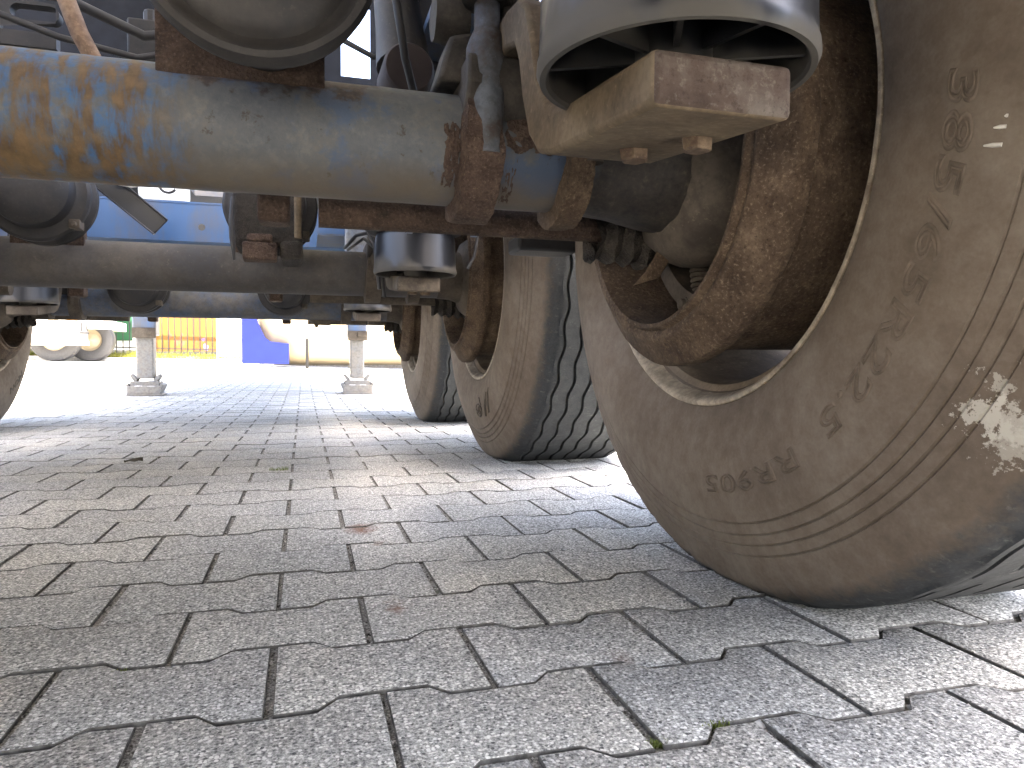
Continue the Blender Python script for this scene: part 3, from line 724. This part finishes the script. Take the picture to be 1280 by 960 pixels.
link('sun_block_plate', MB().box(-.74, -.30, 4.20, 5.10, .80, .808).mesh('sun_block_plate', 0), M_BLUE2, trailer)  # added plate, stops sun through the hole above from reaching the pavers
for x0_ in (.53, -1.62): link('side_blocker', MB().box(x0_, x0_+.33, -3.2, .05, .33, 1.30).mesh('side_blocker', 0), M_DECK, trailer, bevel=.01)  # added out of view to block side light on the near ground
link('rear_blocker', MB().box(-1.6, .84, YR-.02, YR+.10, .52, .66).box(-1.0, -.9, YR+.02, YR+.08, .66, .86).box(.14, .24, YR+.02, YR+.08, .66, .86).mesh('rear_blocker', 0), M_DECK, trailer)  # added behind the camera to block light from the rear
for y in (.5, 1.25):
    link('cross_member', MB().box(-1.6, .84, y-.03, y-.022, ZR-.16, ZR-.003).box(-1.6, .84, y-.022, y+.03, ZR-.16, ZR-.152).mesh('cross_member', 0), M_DECK, trailer)
link('sun_block_plate', MB().box(.05, .193, 2.62, 3.5, .745, .752).mesh('sun_block_plate', 0), M_BLUE2, trailer)  # second added plate, keeps a sun patch off the ground beneath
# low blue cross channel with a round hole
def channel_with_hole():
    mb = MB(); x0, x1, z0, z1, y = -.95, .19, .752, .884, 2.90; hx, hz, hr = -.364, .799, .0125
    N = 24; ring = [(hx+hr*math.cos(2*PI*k/N), hz+hr*math.sin(2*PI*k/N)) for k in range(N)]
    sq = []
    for k in range(N):
        a = 2*PI*k/N; ca, sa = math.cos(a), math.sin(a); s_ = .03/max(abs(ca), abs(sa)); sq.append((hx+s_*ca, hz+s_*sa))
    vs = [(x, y, z) for x, z in ring]+[(x, y, z) for x, z in sq]+[(x, y+.007, z) for x, z in ring]
    fs = [(k, (k+1) % N, N+(k+1) % N, N+k) for k in range(N)]+[(k, 2*N+k, 2*N+(k+1) % N, (k+1) % N) for k in range(N)]
    mb.add(vs, fs)
    q = .03
    for (a, b_, c_, d_) in ((x0, hx-q, z0, z1), (hx+q, x1, z0, z1), (hx-q, hx+q, z0, hz-q), (hx-q, hx+q, hz+q, z1)):
        mb.add([(a, y, c_), (b_, y, c_), (b_, y, d_), (a, y, d_)], [(0, 1, 2, 3)])
    mb.box(x0, x1, y-.003, y+.075, z0-.008, z0); mb.box(x0, x1, y-.003, y+.075, z1, z1+.007)
    return mb.mesh('cross_channel', 0)
cc = link('cross_channel', channel_with_hole(), M_BLUE, trailer); cc['label'] = 'blue cross channel with a round hole, seen above the second axle'
link('cross_channel', MB().box(-.95, .19, 3.25, 3.257, .70, .745).box(-.95, .19, 3.25, 3.32, .692, .70).mesh('cross_channel', 0), M_BLUE, trailer)
# black channel hung diagonally across it
d0, d1 = Vector((-.645, 2.62, .905)), Vector((-.462, 2.66, .752)); ax_ = (d1-d0); L_ = ax_.length; ax_.normalize()
yv = Vector((0, 1, 0)); nv = ax_.cross(yv).normalized(); yv = nv.cross(ax_)
Mx = Matrix((ax_, nv, yv)).transposed().to_4x4(); Mx.translation = d0
link('support_bracket', MB().box(-.06, L_, -.036, .036, .03, .036, Mx).box(-.06, L_, -.036, -.030, 0, .03, Mx).box(-.06, L_, .030, .036, 0, .03, Mx).mesh('support_bracket', 0), plain('black_gloss_paint', (.006, .007, .010), .3, .5, 0, .2, 10, .1), trailer, bevel=.003)
link('air_tank', MB().lathe([(-.66, 0), (-.655, .03), (-.64, .055), (-.61, .068), (-.60, .07), (-.49, .07), (-.475, .066), (-.468, .055), (-.465, 0)], 32, 'X', (0, 3.32, 1.01)).mesh('air_tank', 40), M_WHITE, trailer)
for k, pts in enumerate(([(-.64, 2.55, .905), (-.58, 2.56, .872), (-.53, 2.56, .866), (-.49, 2.58, .878), (-.46, 2.62, .91)], [(-.64, 2.57, .92), (-.57, 2.58, .885), (-.51, 2.58, .882), (-.46, 2.6, .90)],
                           [(-.70, 2.50, .905), (-.665, 2.50, .868), (-.63, 2.50, .872), (-.60, 2.52, .90)])):
    link('cable', MB().tube(pts, (.010, .006, .005)[k], 8).mesh('cable', 60), (M_WHITE, M_BLACK, M_BLACK)[k], trailer)
link('cable_loop', MB().tube([(-.445+.028*math.cos(t), 2.7, .905+.028*math.sin(t)) for t in [k*.3 for k in range(20)]], .0045, 8).mesh('cable_loop', 60), M_BLACK, trailer)
# slotted gusset plate and hanging hose above the near axle, at the left
def slotted_plate():
    y = 1.3; xL, xR, z0, z1 = -.62, -.372, .795, 1.05; cx, cz, hl, hr = -.402, .848, .022, .012; N = 24
    ring = []
    for k in range(N):
        a = 2*PI*k/N; ring.append((cx+(hl if math.cos(a) > 0 else -hl)+hr*math.cos(a), cz+hr*math.sin(a)))
    q = [(cx-.05, cz-.03), (cx+.028, cz+.03)]
    mb = MB(); out = []
    for x, z in ring:
        dx, dz = x-cx, z-cz; s_ = min((.029/abs(dx)) if dx > 0 else (.05/abs(dx)) if dx < 0 else 9e9, .03/abs(dz) if abs(dz) > 1e-6 else 9e9); out.append((cx+dx*s_, cz+dz*s_))
    vs = [(x, y, z) for x, z in ring]+[(x, y, z) for x, z in out]+[(x, y+.02, z) for x, z in ring]
    mb.add(vs, [(k, (k+1) % N, N+(k+1) % N, N+k) for k in range(N)]+[(k, 2*N+k, 2*N+(k+1) % N, (k+1) % N) for k in range(N)])
    for (a, b_, c_, d_) in ((xL, cx-.05, z0, z1), (cx-.05, xR-.001, cz+.03, z1), (cx-.05, xR-.001, z0, cz-.03)):
        mb.box(a, b_, y, y+.02, c_, d_)
    return mb.mesh('gusset_plate', 0)
link('gusset_plate', slotted_plate(), M_CHAM, trailer)
link('hose', MB().tube([(-.300, 1.02, .84), (-.288, 1.01, .79), (-.276, 1.0, .745), (-.262, 1.0, .705), (-.242, 1.0, .665), (-.21, 1.02, .63)], .0105, 12).mesh('hose', 60), M_HOSE, trailer)
for k, pts in enumerate(([(-.36, 1.12, .86), (-.30, 1.14, .80), (-.22, 1.16, .775), (-.14, 1.16, .79), (-.06, 1.15, .84)], [(-.42, 1.2, .80), (-.34, 1.2, .775), (-.24, 1.22, .765), (-.12, 1.22, .80)],
                         [(.10, 1.0, .90), (.125, 1.0, .80), (.14, 1.02, .73), (.16, 1.06, .69)], [(.02, 1.3, .92), (.06, 1.28, .86), (.12, 1.27, .83), (.20, 1.26, .86)])):
    link('air_line', MB().tube(pts, (.007, .005, .006, .005)[k], 10).mesh('air_line', 60), M_BLACK, trailer)
link('valve_block', MB().box(-.26, -.20, 1.24, 1.30, .775, .835).lathe([(.83, .0), (.83, .012), (.86, .012), (.86, 0)], 10, 'Z', (-.23, 1.27, 0)).mesh('valve_block', 30), M_CHAM, trailer, bevel=.004)
# shock absorber and round bush right of the sky gap
sh = link('shock_absorber', MB().tube([(.150, 1.30, 1.10), (.152, 1.26, .98), (.158, 1.22, .86), (.163, 1.20, .79)], [.034, .036, .040, .046], 20).mesh('shock_absorber', 50), M_CHAM, trailer)
link('bush', MB().lathe([(1.150, .0), (1.150, .037), (1.156, .041), (1.24, .043), (1.24, 0)], 32, 'Y', (.1645, 0, .772)).mesh('bush', 40), M_RED, sh)
link('shock_bracket', MB().prism([(.20, .74), (.19, .95), (.215, 1.2), (.26, 1.2), (.25, .74)], 1.30, 1.312, 'Y').mesh('shock_bracket', 30), M_DECK, sh)
# grey box stay and rubber block seen between first and second wheels
st = link('frame_stay', MB().box(.134, .205, 2.38, 2.46, .60, .86).mesh('frame_stay', 0), dusty('pale_blue_grey_paint', (.17, .20, .25), (.23, .22, .20), .4, .65, 12, .6, .3), trailer, bevel=.006)
link('rubber_block', MB().box(.405, .530, 1.34, 1.42, .521, .552).rough_up(.002, 30).mesh('rubber_block', 30), M_BLACK, trailer, bevel=.006)
link('cable', MB().tube([(.12, 2.2, .64), (.14, 2.0, .645), (.165, 1.92, .64), (.178, 1.90, .61), (.186, 1.90, .55), (.192, 1.90, .49)], .005, 8).mesh('cable', 60), M_BLACK, trailer)
link('cable', MB().tube([(.13, 2.2, .635), (.16, 2.0, .638), (.185, 1.93, .60), (.198, 1.91, .54), (.205, 1.90, .47)], .004, 8).mesh('cable', 60), M_BLACK, trailer)
link('cable', MB().tube([(.415, 1.72, .66), (.412, 1.72, .60), (.405, 1.72, .56), (.388, 1.72, .53)], .004, 8).mesh('cable', 60), M_BLACK, trailer)

# landing legs
YL = 6.2
for x, wd, rot in ((-1.192, .126, 0), (.434, .116, 1)):
    z0 = gz(x, YL)
    leg = link('landing_leg', MB().box(-wd/2, wd/2, -.06, .06, .13, .50).mesh('landing_leg', 0), M_GALV, trailer, (x, YL, z0), bevel=.012)
    child('outer_tube', MB().box(-wd/2-.022, wd/2+.022, -.08, .08, .47, 1.24).mesh('outer_tube', 0), M_BLUE2, leg, .012)
    child('foot_plate', MB().box(-.125, .125, -.11, .11, .0, .016).prism([(-.11, .016), (-.11, .075), (-.10, .075), (-.098, .016)], -.12, .12, 'X').mesh('foot_plate', 0), M_GALV, leg, .004)
    for s_ in (-1, 1):
        child('gusset', MB().prism([(s_*.075, .10), (s_*.115, .155), (s_*.098, .172), (s_*.055, .125)], -.05, .05, 'Y').mesh('gusset', 0), M_GALV, leg, .003)
        child('foot_lug', MB().prism([(s_*.105, .012), (s_*.135, .085), (s_*.115, .098), (s_*.088, .02)], -.09, .09, 'Y').mesh('foot_lug', 0), M_GALV, leg, .003)
    cr = MB().box(-.105, .105, -.08, .08, .078, .112).box(-.105, -.07, -.085, -.075, .016, .08).box(.07, .105, -.085, -.075, .016, .08).box(-.018, .018, -.085, -.075, .016, .08)
    child('foot_cradle', cr.mesh('foot_cradle', 0), M_GALV, leg, .004)
    child('hinge_plate', MB().box(-wd/2-.02, wd/2+.022, -.10, -.082, .45, .53).box(.0, wd/2+.022, -.112, -.10, .48, .52).mesh('hinge_plate', 0), M_BROWN, leg, .004)

# ------------------------------------------------------------------ small things on the ground
M_MOSS = plain('moss', (.17, .21, .06), .95, .1, 0, .5, 200, .6)
for k, (u, v, r, lab) in enumerate(((349, 588, .020, 'small tuft of green moss in the joint farthest from the tyre'), (897, 905, .010, 'moss cushion at the joint corner near the bottom edge, right of centre'), (822, 927, .008, 'green moss strip in the straight joint below the near tyre'), (146, 838, .007, 'yellowish moss spot in the wavy joint at lower left'), (880, 755, .006, 'thin moss spot in a joint beside the near tyre'))):
    x, y = gp(u, v); mb = MB(); rg = random.Random(k)
    for q in range(70):
        a, d = rg.uniform(0, 6.28), r*math.sqrt(rg.random()); p = Vector((x+d*math.cos(a)*1.3, y+d*math.sin(a)*.55, -.007)); t = Vector((rg.uniform(-.4, .4), rg.uniform(-.4, .4), 1)).normalized(); h = r*rg.uniform(.35, .8)*(1 if k == 0 else .7)+.004
        s_ = Vector((math.cos(a*3), math.sin(a*3), 0))*.0012
        mb.add([p-s_, p+s_, p+t*h+s_*.3, p+t*h-s_*.3], [(0, 1, 2, 3)])
    tag(link('moss_tuft', mb.mesh('moss_tuft', 0), M_MOSS), lab, 'moss', 'moss in the paver joints')
M_PEB = plain('white_pebble_stone', (.66, .65, .62), .8, .3, 0, .15, 90, .2)
for k, (u, v, r, lab) in enumerate(((1141, 878, .0052, 'white pebble in the joint step at lower right'), (951, 900, .0058, 'white pebble in the joint right of the moss cushion'), (773, 881, .0042, 'white pebble in the straight joint below the near tyre'), (675, 780, .003, 'tiny white pebble in the joint left of the near tyre'))):
    x, y = gp(u, v); mb = MB().lathe([(-.5, 0), (-.42, .6), (0, 1), (.42, .62), (.55, 0)], 9, 'Z'); mb.v = [(p[0]*r*1.3, p[1]*r, p[2]*r) for p in mb.v]; mb.rough_up(r*.25, 1/r, k)
    tag(link('pebble', mb.mesh('pebble', 60), M_PEB, None, (x, y, -.0045)), lab, 'pebble', 'white pebbles in the paver joints')
x, y = gp(167, 579); mb = MB(); lf = []
for i in range(9):
    t = i/8; w_ = .016*math.sin(PI*min(1, t*1.02))**.7; lf.append((t, w_))
vs = []
for t, w_ in lf: vs += [(-.025+.05*t, -w_, .004+.010*abs(t-.5)), (-.025+.05*t, 0, .002+.014*t*(1-t)), (-.025+.05*t, w_, .006+.008*t)]
mb.add(vs, [(i*3+q, i*3+q+1, (i+1)*3+q+1, (i+1)*3+q) for i in range(8) for q in range(2)])
tag(link('dead_leaf', mb.mesh('dead_leaf', 60), plain('dry_leaf', (.045, .04, .03), .9), None, (x, y, .002), .4), 'dark curled dead leaf lying on the pavers at left', 'leaf')

# ------------------------------------------------------------------ background beyond the trailer
def at(u, v, Y):       # the point on the vertical plane y = Y whose bearing is pixel u, v
    d = fwd+rgt*((u-640)/889)+upv*((480-v)/889); k = Y/d.y
    return Vector((d.x*k, Y, CAMH+d.z*k))
YK = 19.8
kz = lambda x, y=YK: gz(max(-12, min(12, x)), y)
# kerb stones along the far edge of the yard, each a part
kerb = tag(link('kerb', None, [], None, (-2, YK, kz(-2))), 'low grey kerb along the far edge of the yard', 'kerb')
M_KERB = plain('kerb_concrete', (.30, .29, .27), .9, .2)
for k in range(34):
    x0 = -15+k*.9
    link('kerb_stone', MB().add([(x, y, kz(x0+.45 if False else x)+z) for x in (x0, x0+.888) for y, z in ((YK, -.05), (YK+.15, -.05), (YK+.15, .10), (YK+.02, .10), (YK, .085))], [(0, 1, 2, 3, 4), (9, 8, 7, 6, 5)]+[(i, i+5, (i+1) % 5+5, (i+1) % 5) for i in range(5)]).mesh('kerb_stone', 30), M_KERB, kerb)
vz = lambda x, y: kz(x)+.07+.12*sstep(YK, YK+1.6, y)
b = MB(); gx = [-18+i*1.5 for i in range(22)]; gy = [YK+.15, YK+.6, YK+1.1, YK+1.7, YK+3, YK+9]
b.add([(x, y, vz(x, y)) for y in gy for x in gx], [(j*22+i, j*22+i+1, (j+1)*22+i+1, (j+1)*22+i) for j in range(5) for i in range(21)])
M_VERGE = plain('verge_soil_and_turf', (.09, .085, .025), .95, .1, 0, .4, 5, .3)
tag(link('verge', b.mesh('verge', 60), M_VERGE), kind='structure')
gr = MB(); rg = random.Random(11)
for q in range(9000):
    x, y = rg.uniform(-11, 4), YK+.15+1.8*rg.random()**1.3; h = rg.uniform(.05, .16)*(.4+.9*max(0, mn.noise(Vector((x*1.5, y*1.5, 2)))+.5)); z = vz(x, y); a = rg.uniform(0, 3.14)
    dx, dy = .006*math.cos(a), .006*math.sin(a); lx, ly = rg.uniform(-.05, .05), rg.uniform(-.05, .05)
    gr.add([(x-dx, y-dy, z), (x+dx, y+dy, z), (x+lx, y+ly, z+h)], [(0, 1, 2)])
tag(link('verge_grass', gr.mesh('verge_grass', 0), plain('yellow_green_grass', (.075, .080, .012), .9, .1, 0, .4, 2, 0)), 'yellow-green grass growing along the foot of the railing', 'grass', kind='stuff')
# railing
YF = YK+1.9
railing = tag(link('railing', None, [], None, (-4, YF, vz(-4, YF))), 'black metal railing with upright bars behind the grass strip', 'railing')
for zz in (.17, 1.55):
    link('rail', MB().add([(x, y, vz(x, YF)+zz+z) for x in (-11, -1.9) for y, z in ((YF-.02, 0), (YF+.02, 0), (YF+.02, .035), (YF-.02, .035))], [(0, 1, 2, 3), (7, 6, 5, 4)]+[(i, i+4, (i+1) % 4+4, (i+1) % 4) for i in range(4)]).mesh('rail', 0), M_RAIL, railing)
bar = MB().lathe([(0.02, 0), (.02, .015), (1.66, .015), (1.70, 0)], 6, 'Z').mesh('bar', 60); bar.materials.append(M_RAIL)
x = -10.9
while x < -1.9:
    link('bar', bar, M_RAIL, railing, (x, YF-.012, vz(x, YF))); x += .162
# printed hoarding behind the railing
def make_hoarding():
    k = NT('painted_hoarding', .6, .3)
    P = k.pos(); n = k.noise(1.3, 3, .5, k.mapv(P, (1, 1, .6))); n2 = k.noise(2.6, 3, .5, k.mapv(P, (1.6, 1, .8), (4, 0, 2)))
    c = k.mix(k.ramp(n, (.42, 0.), (.56, 1.)), (.085, .030, .0012), (.085, .055, .004))
    c = k.mix(k.ramp(n2, (.62, 0.), (.66, 1.)), c, (.12, .035, .02))
    c = k.mix(k.ramp(k.noise(3.4, 2, .5, k.mapv(P, loc=(9, 2, 1))), (.66, 0.), (.69, 1.)), c, (.09, .05, .13))
    k.col(c); return k.m
M_HOARD = make_hoarding(); M_GREEN = plain('green_banner_print', (.006, .055, .022), .6, .3, 0, .3, 3, 0)
YH = YF+.5
def panel(name, u0, u1, z0, z1, mat, lab, thick=.03, Y=YH):
    a, b_ = at(u0, 440, Y), at(u1, 440, Y); zb = vz((a.x+b_.x)/2, YF)
    o = link(name, MB().box(a.x, b_.x, Y, Y+thick, zb+z0, zb+z1).mesh(name, 0), mat, None)
    return tag(o, lab, 'hoarding')
panel('hoarding', 194, 272, .12, 2.3, M_HOARD, 'orange and yellow painted hoarding right of the left landing leg')
panel('hoarding', 118, 194, .12, 2.3, M_WHITE, 'white hoarding behind the railing left of the landing leg', .03, YH+.06)
panel('banner', 135, 166, .38, 1.15, M_GREEN, 'green and yellow banner fixed on the white hoarding', .01, YH+.02)
# white container block closing the far view, left and right
panel('storage_container', -420, 112, .05, 2.6, M_CREAM, 'long pale container behind the parked lorry', 2.4, YH+3)
tag(link('storage_container', MB().box(-2.3, 10, YF+4, YF+6.4, .0, 2.7).mesh('storage_container', 0), M_CREAM), 'long pale container behind the cream storage tank', 'container')

# parked white lorry at far left
TX, TY = -5.35, 18.4; tz = kz(TX, TY)
lorry = tag(link('parked_lorry', None, [], None, (TX, TY, tz)), 'white lorry parked beyond the left wheel, cream bumper over a big tyre', 'lorry')
def lp(name, mb, mt, bevel=.0): return link(name, mb, mt, lorry, (TX, TY, tz), bevel=bevel)
lp('body', MB().box(-2.6, 1.0, .25, 3.0, 1.25, 2.9).mesh('body', 0), M_WHITE, .03)
lp('chassis', MB().box(-2.5, .8, .4, 2.8, .78, 1.0).mesh('chassis', 0), M_WHITE, .01)
lp('bumper', MB().box(-1.05, .62, -.05, .10, .36, .47).mesh('bumper', 0), M_CREAM, .02)
lp('tail_panel', MB().box(-1.0, .58, .05, .09, .475, 1.25).mesh('tail_panel', 0), M_WHITE, .01)
lp('stay', MB().prism([(-.28, .47), (.12, .47), (.0, .85), (-.02, 1.25), (-.16, 1.25), (-.20, .80)], -.04, .04, 'Y').mesh('stay', 0), M_CREAM, .01)
for xx in (-.62, .52): lp('hitch_bracket', MB().box(xx-.10, xx+.10, -.02, .045, .62, .69).box(xx-.07, xx-.02, -.01, .045, .69, .9).box(xx+.04, xx+.08, -.01, .045, .69, .86).mesh('hitch_bracket', 0), M_RAIL, .01)
lp('lamp', MB().lathe([(-.02, 0), (-.02, .12), (.03, .12), (.03, 0)], 16, 'Y', (.30, .012, .95)).mesh('lamp', 40), plain('amber_lens', (.6, .25, .05), .3, .5))
for (xx, yy) in ((-.20, .55), (.36, 1.2)):
    wt = lp('wheel', MB().lathe([(-.14, .27), (-.16, .30), (-.17, .40), (-.15, .50), (-.12, .52), (.12, .52), (.15, .50), (.17, .40), (.16, .3), (.14, .27)], 48, 'Y').mesh('wheel', 40), M_BLACK)
    wt.location = (xx, yy, .52)
    child('wheel_disc', MB().lathe([(-.12, .28), (-.06, .26), (-.02, .2), (-.05, .12), (-.08, .0)], 32, 'Y').mesh('wheel_disc', 40), M_CREAM, wt)

# blue saddle, cream tank, post, white frame
a, b_ = at(303, 450, 17.0), at(361, 450, 17.0); zb = kz(a.x, 17.0); wS = b_.x-a.x
prof = [(0, .06), (1, .06), (1, .52), (.60, .56), (.47, .66), (.38, .86), (.30, 1.05), (.26, 1.7), (0, 1.7)]
tag(link('tank_saddle', MB().prism([(a.x+p*wS, zb+z) for p, z in prof], 16.9, 17.5, 'Y').mesh('tank_saddle', 30), plain('bright_blue_paint', (.002, .005, .062), .7, .1, 0, .15, 5, .1)), 'bright blue curved steel saddle carrying the end of the cream tank', 'saddle')
xa_, xb_ = at(338, 450, 18.2).x, 6.5; zt = kz(1.5, 18.2)+1.30; rt_ = 1.22
tk = tag(link('storage_tank', MB().lathe([(xa_-.35, 0), (xa_-.33, .5), (xa_-.2, .95), (xa_, 1.18), (xa_+.1, rt_), (xb_, rt_), (xb_+.3, .9), (xb_+.4, 0)], 72, 'X', (0, 18.4, zt)).mesh('storage_tank', 40), M_CREAM), 'long cream cylindrical tank lying beyond the right landing leg', 'tank')
for xx in (1.2, 4.2): link('tank_foot', MB().box(xx-.1, xx+.1, 18.0, 18.8, kz(xx, 18.2)-.02, zt-rt_*.8).mesh('tank_foot', 0), M_KERB, tk)
pp = at(384, 452, 16.4); tag(link('bollard_post', MB().lathe([(-.02, 0), (-.02, .035), (.62, .032), (.66, .02), (.67, 0)], 12, 'Z').mesh('bollard_post', 40), plain('dark_post_paint', (.005, .005, .005), .7, .1), None, (pp.x, 16.4, kz(pp.x, 16.4))), 'thin dark post standing before the cream tank', 'post')
a, b_ = at(272, 450, 18.0), at(303, 450, 18.0); zb = kz(a.x, 18.0)
fr = tag(link('liquid_crate', MB().box(a.x+.04, b_.x-.04, 18.04, 18.9, zb+.2, zb+1.2).mesh('liquid_crate', 0), M_WHITE), 'white caged liquid crate standing left of the blue saddle', 'crate')
cg = M_GALV
for xx in (a.x, (a.x+b_.x)/2, b_.x): link('cage_bar', MB().box(xx-.02, xx+.02, 17.98, 18.02, zb+.06, zb+1.22).mesh('cage_bar', 0), cg, fr)
for zz in (.12, .62, 1.18): link('cage_bar', MB().box(a.x-.02, b_.x+.02, 17.95, 17.978, zb+zz, zb+zz+.04).mesh('cage_bar', 0), cg, fr)
link('pallet', MB().box(a.x-.03, b_.x+.03, 18.025, 18.95, zb, zb+.11).mesh('pallet', 0), M_WHITE, fr)
